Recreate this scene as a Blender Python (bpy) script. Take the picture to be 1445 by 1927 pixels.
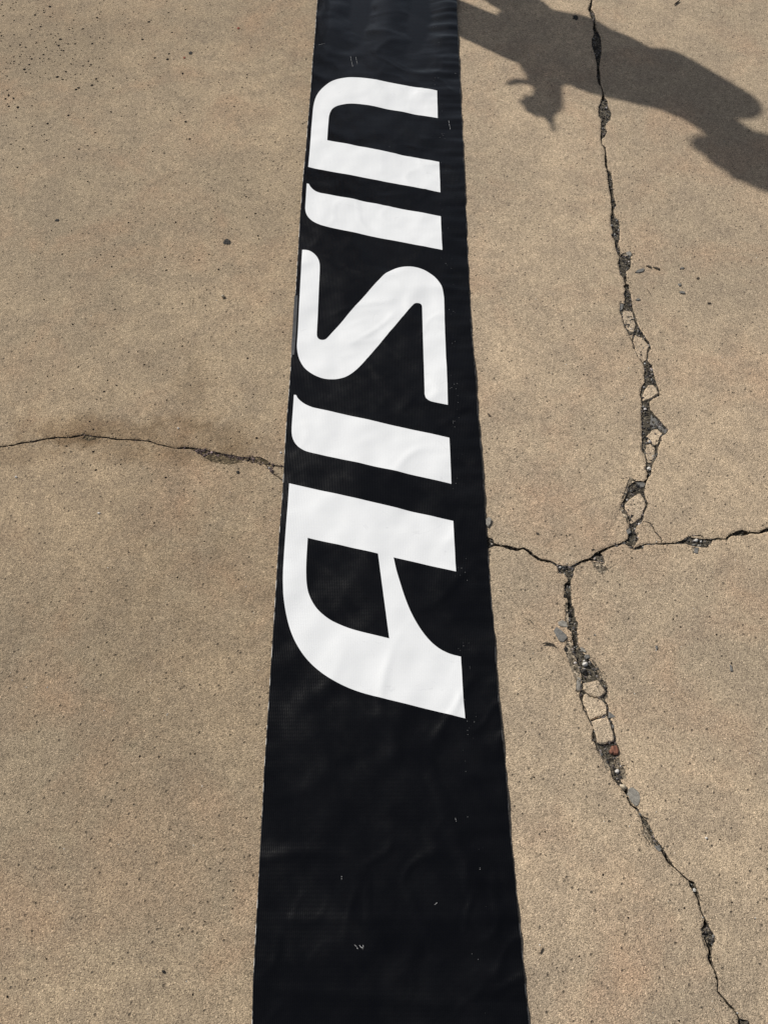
import bpy, bmesh, math, random
import numpy as np
from mathutils import Vector, Matrix, noise
from mathutils.geometry import delaunay_2d_cdt

random.seed(7); np.random.seed(7)
S = bpy.context.scene
C = S.collection
for o in list(bpy.data.objects): bpy.data.objects.remove(o)

# ------------------------------------------------------------------ camera
CAM_H = 1.40                       # metres above the slab
FOC = 1565.0                       # focal length in photo pixels (1445 px wide)
PITCH = math.radians(62.07)        # looking down
cam_d = bpy.data.cameras.new('camera'); cam = bpy.data.objects.new('camera', cam_d)
C.objects.link(cam); S.camera = cam
cam.location = (0, 0, CAM_H); cam.rotation_euler = (math.pi/2 - PITCH, 0, 0)
cam_d.sensor_fit = 'HORIZONTAL'; cam_d.sensor_width = 36.0; cam_d.lens = FOC/1445*36
cam_d.clip_start = 0.01; cam_d.clip_end = 500

# ------------------------------------------------------------------ light
SUN_EL = math.radians(40.5)
SHADOW_AZ = math.radians(-40)      # ground direction in which shadows fall
D = Vector((math.cos(SHADOW_AZ), math.sin(SHADOW_AZ), 0))
N = Vector((-D.y, D.x, 0))
COT = 1/math.tan(SUN_EL)
world = bpy.data.worlds.new('World'); S.world = world; world.use_nodes = True
wn = world.node_tree.nodes; wl = world.node_tree.links
sky = wn.new('ShaderNodeTexSky'); sky.sky_type = 'NISHITA'; sky.sun_disc = False
to_sun = Vector((-D.x*math.cos(SUN_EL), -D.y*math.cos(SUN_EL), math.sin(SUN_EL)))
sky.sun_elevation = SUN_EL
sky.sun_rotation = math.atan2(to_sun.x, to_sun.y)
sky.air_density = 1.0; sky.dust_density = 1.2; sky.ozone_density = 0.8      # bright, milky summer sky
hs = wn.new('ShaderNodeHueSaturation'); hs.inputs['Saturation'].default_value = 0.55
wl.new(sky.outputs[0], hs.inputs['Color']); wl.new(hs.outputs[0], wn['Background'].inputs[0])
wn['Background'].inputs[1].default_value = 0.068
sun_d = bpy.data.lights.new('sun', 'SUN'); sun_d.energy = 4.1; sun_d.angle = math.radians(0.55)
sun_d.color = (1.0, 0.96, 0.89)
sun = bpy.data.objects.new('sun', sun_d); C.objects.link(sun)
sun.rotation_euler = (-to_sun).to_track_quat('-Z', 'Y').to_euler()
sun.location = (-3, 3, 5)
S.view_settings.view_transform = 'Standard'; S.view_settings.look = 'None'
S.view_settings.exposure = 0.0; S.view_settings.gamma = 1.0

# ------------------------------------------------------------------ helpers
def gp(px, py, z=0.0):
    """point of the photograph -> point on the level ground (metres)"""
    a = (px-722.0)/FOC; b = -(py-963.5)/FOC
    s, c = math.sin(PITCH), math.cos(PITCH)
    dx, dy, dz = a, c+b*s, -s+b*c
    t = (CAM_H-z)/-dz
    return (dx*t, dy*t)
def zg(x0, y0, s, pts):
    """points measured in an enlargement of the photo -> ground points"""
    return [gp(x0+x/s, y0+y/s) for x, y in pts]
def zp(x0, y0, s, pts):
    return [(x0+x/s, y0+y/s) for x, y in pts]

def tag(o, label=None, cat=None, group=None, kind=None):
    if label: o['label'] = label
    if cat: o['category'] = cat
    if group: o['group'] = group
    if kind: o['kind'] = kind
    return o
def link(name, me, mat=None, parent=None, smooth=False):
    o = bpy.data.objects.new(name, me); C.objects.link(o)
    if mat is not None:
        for m in (mat if isinstance(mat, (list, tuple)) else [mat]): me.materials.append(m)
    if parent: o.parent = parent
    if smooth:
        me.polygons.foreach_set('use_smooth', [True]*len(me.polygons))
    return o
def mesh(name, v, f):
    me = bpy.data.meshes.new(name); me.from_pydata([tuple(x) for x in v], [], [tuple(x) for x in f]); me.update(); return me
def inside(poly, P):
    P = np.asarray(P, float); q = np.asarray(poly, float)
    x, y = P[:, 0], P[:, 1]; r = np.zeros(len(P), bool)
    x0, y0 = q[:, 0], q[:, 1]; x1, y1 = np.roll(x0, -1), np.roll(y0, -1)
    for a, b, c, d in zip(x0, y0, x1, y1):
        m = (b > y) != (d > y)
        if b != d: r ^= m & (x < (c-a)*(y-b)/(d-b)+a)
    return r
def densify(pts, step, closed=True):
    out = []; n = len(pts)
    for i in range(n if closed else n-1):
        a = pts[i]; b = pts[(i+1) % n]
        L = math.hypot(b[0]-a[0], b[1]-a[1]); k = max(1, int(round(L/step)))
        for j in range(k): out.append((a[0]+(b[0]-a[0])*j/k, a[1]+(b[1]-a[1])*j/k))
    if not closed: out.append(tuple(pts[-1]))
    return out
def jag(pts, amp, freq=220, seed=0.0):
    return [(x+amp*noise.noise((x*freq, y*freq, 3+seed))+amp*.6*noise.noise((x*freq*3, y*freq*3, 9+seed)),
             y+amp*noise.noise((x*freq, y*freq, 21+seed))+amp*.6*noise.noise((x*freq*3, y*freq*3, 33+seed))) for x, y in pts]

class NT:
    def __init__(s, name):
        s.m = bpy.data.materials.new(name); s.m.use_nodes = True
        s.t = s.m.node_tree; s.b = s.t.nodes['Principled BSDF']
    def n(s, typ, **kw):
        nd = s.t.nodes.new('ShaderNode'+typ)
        for k, v in kw.items(): setattr(nd, k, v)
        return nd
    def l(s, a, b): s.t.links.new(a, b)
    def val(s, nd, key, v):
        if hasattr(v, 'is_linked') or isinstance(v, bpy.types.NodeSocket): s.l(v, nd.inputs[key])
        else: nd.inputs[key].default_value = v
    def pos(s):
        return s.n('NewGeometry').outputs['Position']
    def noise(s, co, scale, detail=2, rough=.5, dist=0.0):
        nd = s.n('TexNoise'); s.l(co, nd.inputs['Vector'])
        nd.inputs['Scale'].default_value = scale; nd.inputs['Detail'].default_value = detail
        nd.inputs['Roughness'].default_value = rough; nd.inputs['Distortion'].default_value = dist
        return nd.outputs[0]
    def vor(s, co, scale, out='Distance', rnd=1.0):
        nd = s.n('TexVoronoi'); s.l(co, nd.inputs['Vector']); nd.inputs['Scale'].default_value = scale
        nd.inputs['Randomness'].default_value = rnd
        return nd.outputs[out]
    def ramp(s, fac, stops, interp='LINEAR'):
        nd = s.n('ValToRGB'); s.l(fac, nd.inputs[0]); e = nd.color_ramp.elements; nd.color_ramp.interpolation = interp
        while len(e) < len(stops): e.new(0.5)
        for el, (p, c) in zip(e, stops):
            el.position = p; el.color = (*c, 1) if isinstance(c, tuple) else (c, c, c, 1)
        return nd.outputs[0]
    def math(s, op, a, b=0.0, c=None, clamp=False):
        nd = s.n('Math', operation=op); nd.use_clamp = clamp
        s.val(nd, 0, a); s.val(nd, 1, b)
        if c is not None: s.val(nd, 2, c)
        return nd.outputs[0]
    def mix(s, fac, a, b, mode='MIX'):
        nd = s.n('Mix', data_type='RGBA', blend_type=mode)
        s.val(nd, 0, fac)
        for i, v in ((6, a), (7, b)):
            if isinstance(v, tuple): nd.inputs[i].default_value = (*v, 1)
            else: s.l(v, nd.inputs[i])
        return nd.outputs[2]
    def maprange(s, v, a, b, c=0.0, d=1.0):
        nd = s.n('MapRange'); s.val(nd, 0, v)
        for i, x in enumerate((a, b, c, d)): nd.inputs[i+1].default_value = x
        return nd.outputs[0]
    def bump(s, h, strength, dist, prev=None):
        nd = s.n('Bump'); s.l(h, nd.inputs['Height']); nd.inputs['Strength'].default_value = strength
        nd.inputs['Distance'].default_value = dist
        if prev is not None: s.l(prev, nd.inputs['Normal'])
        return nd.outputs[0]
    def set(s, **kw):
        for k, v in kw.items():
            k = k.replace('_', ' ')
            if isinstance(v, tuple): s.b.inputs[k].default_value = (*v, 1) if len(v) == 3 else v
            else: s.val(s.b, k, v)
        return s.m

# ------------------------------------------------------------------ materials
def concrete(name, tint=(1, 1, 1), stain=True, dark=1.0):
    t = NT(name); p = t.pos()
    big = t.noise(p, 1.7, 5, .6); big2 = t.noise(p, 4.3, 5, .62, .5); mid = t.noise(p, 13, 5, .65, .3); sm = t.noise(p, 60, 4, .65)
    sx = t.n('SeparateXYZ'); t.l(p, sx.inputs[0])
    c = t.mix(t.maprange(big, .40, .60), (.505, .392, .266), (.385, .308, .214))
    c = t.mix(t.maprange(big2, .49, .70, 0, .70), c, (.440, .298, .195))           # rusty patches
    c = t.mix(t.maprange(mid, .38, .68, .0, .72), c, (.315, .250, .180))
    c = t.mix(1.0, c, t.ramp(sm, [(.3, .88), (.7, 1.10)]), 'MULTIPLY')
    c = t.mix(1.0, c, t.ramp(t.maprange(sx.outputs[0], -.15, .15), [(0, (.90, .885, .86)), (1, (1.06, 1.05, 1.05))]), 'MULTIPLY')   # left side toned darker and browner than the right
    # sand grains
    g1 = t.n('SeparateColor'); t.l(t.vor(p, 640, 'Color'), g1.inputs[0])
    c = t.mix(1.0, c, t.ramp(g1.outputs[0], [(0, .42), (.12, .68), (.4, .98), (.75, 1.11), (.93, 1.33), (1, 1.75)]), 'MULTIPLY')
    g2 = t.noise(p, 950, 2, .6)
    c = t.mix(1.0, c, t.ramp(g2, [(.3, .62), (.5, 1.02), (.7, 1.32)]), 'MULTIPLY')
    g3 = t.n('SeparateColor'); t.l(t.vor(p, 260, 'Color'), g3.inputs[0])
    c = t.mix(1.0, c, t.ramp(g3.outputs[1], [(0, .90), (.5, 1.0), (1, 1.08)]), 'MULTIPLY')
    # small dark pits
    pit = t.vor(p, 75, 'Distance'); pr = t.n('SeparateColor'); t.l(t.vor(p, 75, 'Color'), pr.inputs[0])
    pm = t.math('MULTIPLY', t.maprange(pit, .10, .19, 1, 0), t.maprange(pr.outputs[2], .86, .91))
    c = t.mix(t.math('MULTIPLY', pm, .6), c, (.05, .04, .03))
    if stain:
        sep = t.n('SeparateXYZ'); t.l(p, sep.inputs[0]); X, Y = sep.outputs[0], sep.outputs[1]
        wob = t.math('SUBTRACT', t.noise(p, 16, 8, .72, .6), .5)
        # damp, dirty patches in the dip along the left crack
        for (px, py, rx, ry, a) in ((150, 806, .17, .050, .62), (260, 822, .22, .045, .62), (360, 740, .05, .16, .30), (400, 822, .13, .06, .50), (20, 855, .10, .035, .45), (140, 830, .08, .02, .6), (330, 855, .22, .03, .5), (120, 960, .5, .4, .22), (60, 60, .5, .35, .25), (420, 1160, .35, .3, .16), (300, 1330, .3, .35, .14)):
            gx, gy = gp(px, py)
            ex = t.math('DIVIDE', t.math('SUBTRACT', X, gx), rx); ey = t.math('DIVIDE', t.math('SUBTRACT', Y, gy), ry)
            r2 = t.math('SQRT', t.math('ADD', t.math('MULTIPLY', ex, ex), t.math('MULTIPLY', ey, ey)))
            r2 = t.math('ADD', r2, t.math('MULTIPLY', wob, 2.2))
            m = t.maprange(r2, .35, 1.05, a*.72, 0)
            c = t.mix(m, c, t.mix(1.0, c, (.56, .49, .41), 'MULTIPLY'))
    if tint != (1, 1, 1): c = t.mix(1.0, c, tint, 'MULTIPLY')
    h = t.math('ADD', t.math('MULTIPLY', g2, .6), t.math('MULTIPLY', t.vor(p, 560, 'Distance'), -.7))
    h = t.math('SUBTRACT', h, t.math('MULTIPLY', pm, 1.2))
    nb = t.bump(t.noise(p, 45, 3, .6), .25, .004)
    nb = t.bump(h, .75, .0016, nb)
    return t.set(Base_Color=c, Roughness=.9, Normal=nb, Specular_IOR_Level=.25)
M_CON = concrete('concrete')
M_FRAG = concrete('fragment_concrete', (1.10, 1.12, 1.15), False)

def soil(name, a, b, sc=260, brown=False):
    t = NT(name); p = t.pos()
    n1 = t.noise(p, sc, 4, .7); n2 = t.noise(p, 60, 3, .6)
    g = t.n('SeparateColor'); t.l(t.vor(p, 330, 'Color'), g.inputs[0])
    c = t.mix(t.maprange(n1, .35, .65), a, b)
    sx = t.n('SeparateXYZ'); t.l(p, sx.inputs[0])
    if brown: c = t.mix(t.maprange(sx.outputs[0], -.16, -.05, 1, 0), c, t.mix(t.maprange(n1, .35, .65), (.10, .076, .046), (.19, .145, .092)))
    c = t.mix(1.0, c, t.ramp(g.outputs[0], [(0, .35), (.5, .9), (.9, 1.3), (1, 2.6)]), 'MULTIPLY')
    c = t.mix(1.0, c, t.ramp(n2, [(.3, .6), (.7, 1.2)]), 'MULTIPLY')
    return t.set(Base_Color=c, Roughness=.95, Normal=t.bump(n1, .9, .004), Specular_IOR_Level=.2)
M_SOIL = soil('crack_soil', (.075, .064, .048), (.16, .138, .105), brown=True)
M_WALL = soil('broken_edge', (.12, .10, .075), (.26, .21, .15), 180)
M_ERODE = soil('eroded_mortar', (.22, .18, .13), (.40, .33, .245), 180, True)

def stone(name, a, b, sc=120, bump=.5, rough=.8):
    t = NT(name); co = t.n('TexCoord').outputs['Object']
    n1 = t.noise(co, sc, 5, .65)
    c = t.mix(t.maprange(n1, .35, .65), a, b)
    c = t.mix(1.0, c, t.ramp(t.noise(co, 620, 3, .65), [(.32, .62), (.5, 1.0), (.68, 1.38)]), 'MULTIPLY')
    return t.set(Base_Color=c, Roughness=rough, Normal=t.bump(t.noise(co, sc*3, 4, .7), bump, .001), Specular_IOR_Level=.3)
M_SLATE = stone('slate', (.125, .12, .112), (.21, .20, .183))
M_GREY = stone('grey_stone', (.18, .165, .143), (.34, .315, .27), 160)
M_CREAM = stone('cream_stone', (.42, .35, .25), (.58, .50, .38), 180)
M_WHITE = stone('white_stone', (.55, .52, .48), (.72, .69, .64), 160)
M_DARK = stone('dark_grit', (.018, .016, .014), (.05, .045, .04), 300)
M_TWIG = stone('dry_twig', (.045, .035, .028), (.10, .08, .06), 200)
M_RED = stone('red_chip', (.20, .055, .035), (.27, .08, .05), 200)
def brick_mat():
    t = NT('red_brick'); co = t.n('TexCoord').outputs['Object']
    mp = t.n('Mapping'); t.l(co, mp.inputs[0]); mp.inputs['Scale'].default_value = (420, 45, 60)
    n1 = t.noise(mp.outputs[0], 1, 3, .6)
    c = t.mix(t.maprange(n1, .38, .6), (.09, .034, .021), (.235, .098, .060))
    return t.set(Base_Color=c, Roughness=.85, Normal=t.bump(n1, .6, .001))
M_BRICK = brick_mat()
def gravel_mat():
    t = NT('gravel'); a = t.n('Attribute'); a.attribute_name = 'tone'
    c = t.mix(1.0, a.outputs['Color'], t.ramp(t.noise(t.pos(), 500, 3, .6), [(.3, .6), (.7, 1.3)]), 'MULTIPLY')
    return t.set(Base_Color=c, Roughness=.95, Specular_IOR_Level=.1)
M_GRAVEL = gravel_mat()

def vinyl(name, col, white=False):
    t = NT(name); p = t.pos()
    sep = t.n('SeparateXYZ'); t.l(p, sep.inputs[0]); X, Y = sep.outputs[0], sep.outputs[1]
    # woven scrim showing through the coating: ribs along the length, zig-zag weft across
    wob = t.math('MULTIPLY', t.noise(p, 40, 2), 1.2)
    rib = t.math('SINE', t.math('ADD', t.math('MULTIPLY', X, 2*math.pi/.0031), wob))
    zig = t.math('MULTIPLY', t.math('PINGPONG', t.math('MULTIPLY', X, 1/.0062), .5), .0016)
    weft = t.math('SINE', t.math('MULTIPLY', t.math('ADD', Y, zig), 2*math.pi/.0062))
    amp = t.maprange(t.noise(p, 7, 3), .35, .65, .35, 1.0)
    h = t.math('ADD', t.math('MULTIPLY', rib, .9), t.math('MULTIPLY', weft, t.math('MULTIPLY', amp, .45)))
    h = t.math('ADD', h, t.math('MULTIPLY', t.noise(p, 300, 3), 1.2))
    gl = t.math('ADD', t.math('MULTIPLY', t.noise(p, 7, 4, .6, .4), .6), t.math('MULTIPLY', t.noise(p, 26, 4, .6), .4))
    nearer = t.maprange(Y, 1.7, 2.2, 1, 0)                 # smoother at the far end, rougher mottling over the rest
    rough = t.math('ADD', .13, t.math('MULTIPLY', t.maprange(gl, .42, .64, 0, .17), t.math('ADD', .25, t.math('MULTIPLY', nearer, .75))))
    nb = t.bump(h, .35 if not white else .16, .00020)
    c = col
    base = t.mix(0.0, col, col)
    if not white:
        # tiny pin-holes of the hem seam and a sprinkle of scuffs where white scrim shows
        hem = t.math('MULTIPLY', t.maprange(X, .128, .134), t.maprange(X, .150, .156, 1, 0))
        d = t.vor(p, 330, 'Distance'); r = t.n('SeparateColor'); t.l(t.vor(p, 330, 'Color'), r.inputs[0])
        dots = t.math('MULTIPLY', t.maprange(d, .14, .22, 1, 0), t.math('GREATER_THAN', r.outputs[0], .90))
        run = t.maprange(t.noise(p, 14, 2), .5, .56)
        m = t.math('MULTIPLY', t.math('MULTIPLY', dots, hem), run)
        d2 = t.vor(p, 60, 'Distance'); r2 = t.n('SeparateColor'); t.l(t.vor(p, 60, 'Color'), r2.inputs[0])
        fl = t.math('MULTIPLY', t.maprange(d2, .03, .05, 1, 0), t.math('GREATER_THAN', r2.outputs[1], .982))
        m = t.math('MAXIMUM', t.math('MULTIPLY', m, .45), t.math('MULTIPLY', fl, .6))
        dust = t.maprange(t.noise(p, 11, 5, .65), .45, .75, 0, .004)
        base = t.mix(dust, col, (.6, .6, .62))
        base = t.mix(m, base, (.6, .6, .6))
    else:
        base = t.mix(t.maprange(t.noise(p, 12, 4, .6), .45, .8, 0, .10), col, (.70, .71, .72))
        # faint creases
        cr = t.maprange(t.math('ABSOLUTE', t.math('SUBTRACT', t.noise(p, 9, 2, .5, .6), .5)), 0, .004, .14, 0)
        cr = t.math('MULTIPLY', cr, t.maprange(t.noise(p, 60, 2), .5, .6))
        base = t.mix(cr, base, (.3, .3, .32))
    return t.set(Base_Color=base, Roughness=rough if not white else .55, Normal=nb, Specular_IOR_Level=t.maprange(Y, 1.6, 2.3, .31, .42) if not white else .3)  # specular raised towards the far end, a brighter sheen built into the coating
M_BLACK = vinyl('black_vinyl', (.0018, .0018, .0024))
M_PRINT = vinyl('white_vinyl', (.78, .79, .80), True)
t = NT('cut_edge'); M_EDGE = t.set(Base_Color=t.mix(t.maprange(t.noise(t.pos(), 55, 3), .50, .60), (.02, .02, .022), (.55, .54, .52)), Roughness=.7)
t = NT('grey_tape'); M_TAPE = t.set(Base_Color=t.mix(t.maprange(t.noise(t.pos(), 60, 4), .4, .6), (.030, .031, .034), (.055, .056, .06)), Roughness=.5)
t = NT('scuff'); M_SCUFF = t.set(Base_Color=t.mix(t.maprange(t.noise(t.pos(), 400, 3), .4, .6), (.02, .02, .02), (.40, .40, .40)), Roughness=.7)

# ------------------------------------------------------------------ the slab and its cracks
Z1 = (1040, 0, 4.819); Z2 = (1040, 380, 4.8167); Z3 = (1040, 680, 4.8167); Z5 = (880, 920, 2.5575)
Z6 = (980, 1180, 4.5156); Z7 = (1120, 1500, 4.446); Z8 = (0, 700, 2.4083); Z9 = (1060, 1220, 9.633); ZJ = (1040, 1040, 10.32); ZL = (360, 820, 7.225)
def path(*parts):
    out = []
    for z, pts in parts: out += zg(*z, pts)
    return out
cracks = []      # (left side, right side): both run the same way
cracks.append((path(
    (Z1, [(420, -330), (380, -150), (348, -20), (330, 45), (318, 80), (335, 100), (345, 140), (362, 180), (368, 215), (360, 245), (372, 300), (352, 350), (352, 410), (375, 470), (388, 530), (398, 580), (400, 640), (398, 690), (408, 730), (415, 765), (432, 775), (448, 830), (440, 895), (415, 960), (408, 1010), (420, 1050), (440, 1080), (432, 1130), (435, 1170), (430, 1240), (436, 1290), (455, 1325), (470, 1365), (470, 1420), (470, 1500), (485, 1530), (495, 1600), (505, 1690), (520, 1760), (525, 1820)]),
    (Z2, [(530, 40), (535, 90), (520, 120), (522, 190), (540, 270), (530, 300), (560, 350), (560, 390), (575, 450), (600, 490), (590, 550), (600, 600), (610, 660), (640, 690), (655, 735), (640, 760), (655, 790), (640, 830), (650, 880), (645, 920), (610, 910), (600, 980), (625, 1050), (640, 1110), (680, 1190), (715, 1260), (730, 1310), (760, 1390), (800, 1440), (825, 1480)]),
    (Z3, [(825, 60), (830, 130), (825, 190), (800, 230), (788, 300), (800, 360), (805, 420), (800, 500), (805, 600), (805, 700), (805, 800), (830, 850), (845, 930), (838, 970), (855, 1020), (848, 1060), (825, 1085), (750, 1080), (690, 1120), (670, 1190), (640, 1260), (610, 1300), (640, 1340), (670, 1390), (690, 1460), (690, 1500)]),
    (Z5, [(765, 200), (772, 235), (745, 262)])), path(
    (Z1, [(428, -330), (388, -150), (356, -20), (355, 40), (345, 75), (375, 110), (388, 165), (385, 230), (400, 270), (430, 320), (440, 400), (440, 480), (425, 560), (420, 610), (430, 680), (432, 740), (440, 775), (455, 820), (470, 880), (495, 910), (500, 960), (530, 1020), (520, 1080), (490, 1110), (475, 1140), (490, 1190), (465, 1240), (445, 1250), (447, 1300), (478, 1330), (485, 1400), (495, 1480), (500, 1530), (525, 1560), (540, 1620), (545, 1700), (550, 1770), (570, 1840)]),
    (Z2, [(575, 20), (550, 70), (565, 130), (600, 170), (605, 240), (605, 330), (590, 370), (610, 420), (615, 470), (660, 480), (705, 490), (710, 540), (700, 600), (662, 630), (668, 690), (663, 735), (692, 745), (690, 790), (705, 830), (715, 900), (722, 960), (745, 1020), (760, 1080), (790, 1150), (830, 1210), (870, 1260), (888, 1310), (880, 1345), (864, 1360), (862, 1440), (900, 1480)]),
    (Z3, [(900, 60), (925, 140), (935, 190), (965, 260), (965, 310), (910, 335), (872, 365), (880, 430), (920, 480), (960, 520), (1000, 570), (1045, 615), (1030, 650), (985, 680), (970, 740), (952, 780), (946, 850), (926, 890), (905, 930), (895, 970), (892, 1020), (864, 1050), (850, 1090), (830, 1150), (830, 1200), (860, 1280), (855, 1320), (830, 1370), (820, 1420), (806, 1460)]),
    (Z5, [(812, 178), (804, 205), (822, 240), (800, 275)]))))
# across: right of the junction
cracks.append((zg(*Z5, [(465, 372), (500, 368), (545, 345), (590, 330), (615, 305), (650, 290), (680, 275), (720, 265), (750, 252), (772, 256), (800, 284), (830, 270), (860, 262), (900, 262), (940, 260), (1000, 258), (1030, 245), (1060, 228), (1100, 238), (1130, 240), (1170, 240), (1200, 235), (1240, 238), (1260, 215), (1290, 205), (1320, 195), (1350, 205), (1400, 208), (1430, 190), (1460, 180), (1700, 150), (2200, 160)]),
               zg(*Z5, [(480, 384), (515, 375), (550, 356), (585, 345), (610, 347), (660, 355), (652, 325), (640, 310), (660, 298), (690, 282), (725, 272), (755, 264), (775, 280), (805, 293), (840, 289), (850, 271), (900, 268), (945, 267), (1000, 266), (1050, 265), (1080, 275), (1150, 283), (1170, 262), (1180, 248), (1205, 243), (1245, 245), (1270, 225), (1300, 225), (1330, 225), (1360, 215), (1400, 216), (1430, 208), (1460, 203), (1700, 165), (2200, 175)])))
# across: under the banner to the junction
cracks.append((path((Z8, [(-500, 400), (-200, 372), (-30, 345), (0, 335), (60, 328), (90, 318), (140, 312), (200, 300), (250, 292), (310, 294), (345, 285), (380, 281), (440, 290), (480, 292), (520, 300), (570, 303), (610, 303), (650, 308), (680, 310), (710, 323), (760, 335), (800, 344), (830, 337), (870, 340), (890, 343), (950, 355), (1010, 368), (1050, 375), (1100, 385), (1140, 382), (1180, 385), (1210, 400), (1230, 418), (1290, 426), (1700, 560), (2000, 640)]),
    (Z5, [(60, 225), (95, 230), (120, 240), (130, 262), (165, 268), (200, 272), (240, 285), (270, 280), (290, 290), (320, 315), (350, 335), (400, 345), (430, 362), (465, 372)])), path(
    (Z8, [(-500, 405), (-200, 378), (-30, 352), (0, 341), (60, 334), (95, 325), (150, 318), (200, 307), (260, 299), (320, 299), (355, 293), (385, 285), (450, 297), (480, 298), (520, 307), (580, 308), (640, 312), (680, 317), (720, 331), (780, 344), (820, 349), (860, 348), (900, 368), (920, 378), (950, 370), (1000, 380), (1050, 388), (1100, 400), (1160, 412), (1200, 420), (1215, 442), (1228, 440), (1245, 428), (1290, 434), (1700, 570), (2000, 650)]),
    (Z5, [(60, 285), (95, 288), (130, 275), (165, 278), (195, 290), (230, 300), (265, 290), (280, 300), (310, 325), (345, 347), (395, 355), (425, 372), (480, 384)]))))
# down from the junction to the lower right
cracks.append((path((Z5, [(425, 366)]), (ZJ, [(100, 330), (110, 400), (220, 410), (270, 470), (290, 540), (280, 570), (230, 600), (215, 670), (220, 760), (205, 870), (270, 890), (290, 950), (280, 1020), (290, 1100), (300, 1200), (300, 1290), (320, 1400), (310, 1500), (370, 1560), (360, 1650), (390, 1750), (395, 1850)]),
    (Z6, [(430, 120), (440, 180), (460, 260), (490, 340), (510, 410), (515, 470), (500, 540), (490, 590), (515, 640), (525, 700), (550, 740), (580, 800), (610, 860), (605, 940), (630, 1000), (640, 1040), (690, 1090), (720, 1110), (750, 1190), (770, 1270), (820, 1340), (870, 1400), (905, 1440)]),
    (Z7, [(258, 0), (285, 65), (335, 105), (370, 150), (385, 200), (425, 260), (460, 330), (490, 370), (540, 430), (565, 490), (600, 550), (650, 590), (690, 627), (740, 677), (780, 707), (790, 750), (820, 800), (850, 850), (865, 920), (880, 970), (913, 1030), (890, 1090), (888, 1130), (905, 1190), (940, 1270), (945, 1300), (940, 1350), (955, 1400), (990, 1450), (1005, 1520), (1018, 1560), (1013, 1630), (1058, 1682), (1098, 1733), (1150, 1790), (1190, 1845), (1195, 1900), (1230, 1960), (1400, 2300)])),
    path((Z5, [(515, 378)]), (ZJ, [(400, 380), (405, 440), (370, 490), (350, 560), (345, 640), (350, 760), (360, 850), (370, 930), (370, 1020), (420, 1100), (430, 1170), (420, 1230), (450, 1300), (490, 1370), (480, 1430), (465, 1510), (480, 1600), (485, 1700), (490, 1780), (510, 1850)]),
    (Z6, [(490, 160), (530, 220), (590, 290), (640, 350), (670, 420), (700, 480), (735, 540), (735, 590), (714, 625), (744, 670), (750, 750), (784, 830), (788, 870), (806, 930), (806, 975), (830, 1030), (830, 1095), (790, 1130), (800, 1190), (840, 1230), (850, 1310), (895, 1370), (905, 1390), (910, 1432)]),
    (Z7, [(275, 0), (310, 70), (355, 95), (380, 150), (430, 200), (470, 270), (495, 340), (535, 390), (570, 440), (600, 490), (630, 540), (665, 590), (697, 619), (747, 667), (787, 697), (825, 710), (850, 770), (875, 830), (872, 870), (882, 930), (897, 975), (927, 1030), (955, 1090), (1000, 1170), (1000, 1210), (975, 1270), (970, 1330), (985, 1400), (1010, 1470), (1028, 1530), (1030, 1600), (1025, 1630), (1068, 1670), (1112, 1723), (1165, 1775), (1195, 1830), (1210, 1860), (1280, 1875), (1320, 1960), (1480, 2300)]))))
def hair(z, pts, w):
    """a hairline: centre points in an enlargement, width in photo pixels"""
    q = zp(*z, pts); L = []; R = []
    for i, (x, y) in enumerate(q):
        a = q[max(i-1, 0)]; b = q[min(i+1, len(q)-1)]
        dx, dy = b[0]-a[0], b[1]-a[1]; n = math.hypot(dx, dy); k = w/2*(1 if 0 < i < len(q)-1 else .4)
        L.append(gp(x-dy/n*k, y+dx/n*k)); R.append(gp(x+dy/n*k, y-dx/n*k))
    cracks.append((L, R))
hair(Z5, [(842, 156), (862, 160), (880, 166), (890, 182), (900, 205), (918, 222), (930, 237), (937, 264)], 2.0)
hair(ZL, [(1075, 478), (1110, 510), (1150, 545), (1190, 565), (1215, 590), (1300, 640)], 2.2)
hair((1130, 1385, 13.76), [(455, 740), (500, 790), (580, 780), (690, 775)], 1.5)
hair(Z9, [(640, 1262), (740, 1222), (800, 1212)], 1.3)
hair(Z7, [(388, 255), (400, 310), (430, 360), (470, 410)], 1.6)
hair(Z5, [(1040, 240), (1075, 226), (1120, 224), (1140, 240)], 1.6)

SLAB_T = .05
polys = []
for i, (L, R) in enumerate(cracks):
    L = jag(densify(L, .0035, False), .0011, seed=i); R = jag(densify(R, .0035, False), .0011, seed=i+50)
    cracks[i] = (L, R)
    polys.append(L + R[::-1])
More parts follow.
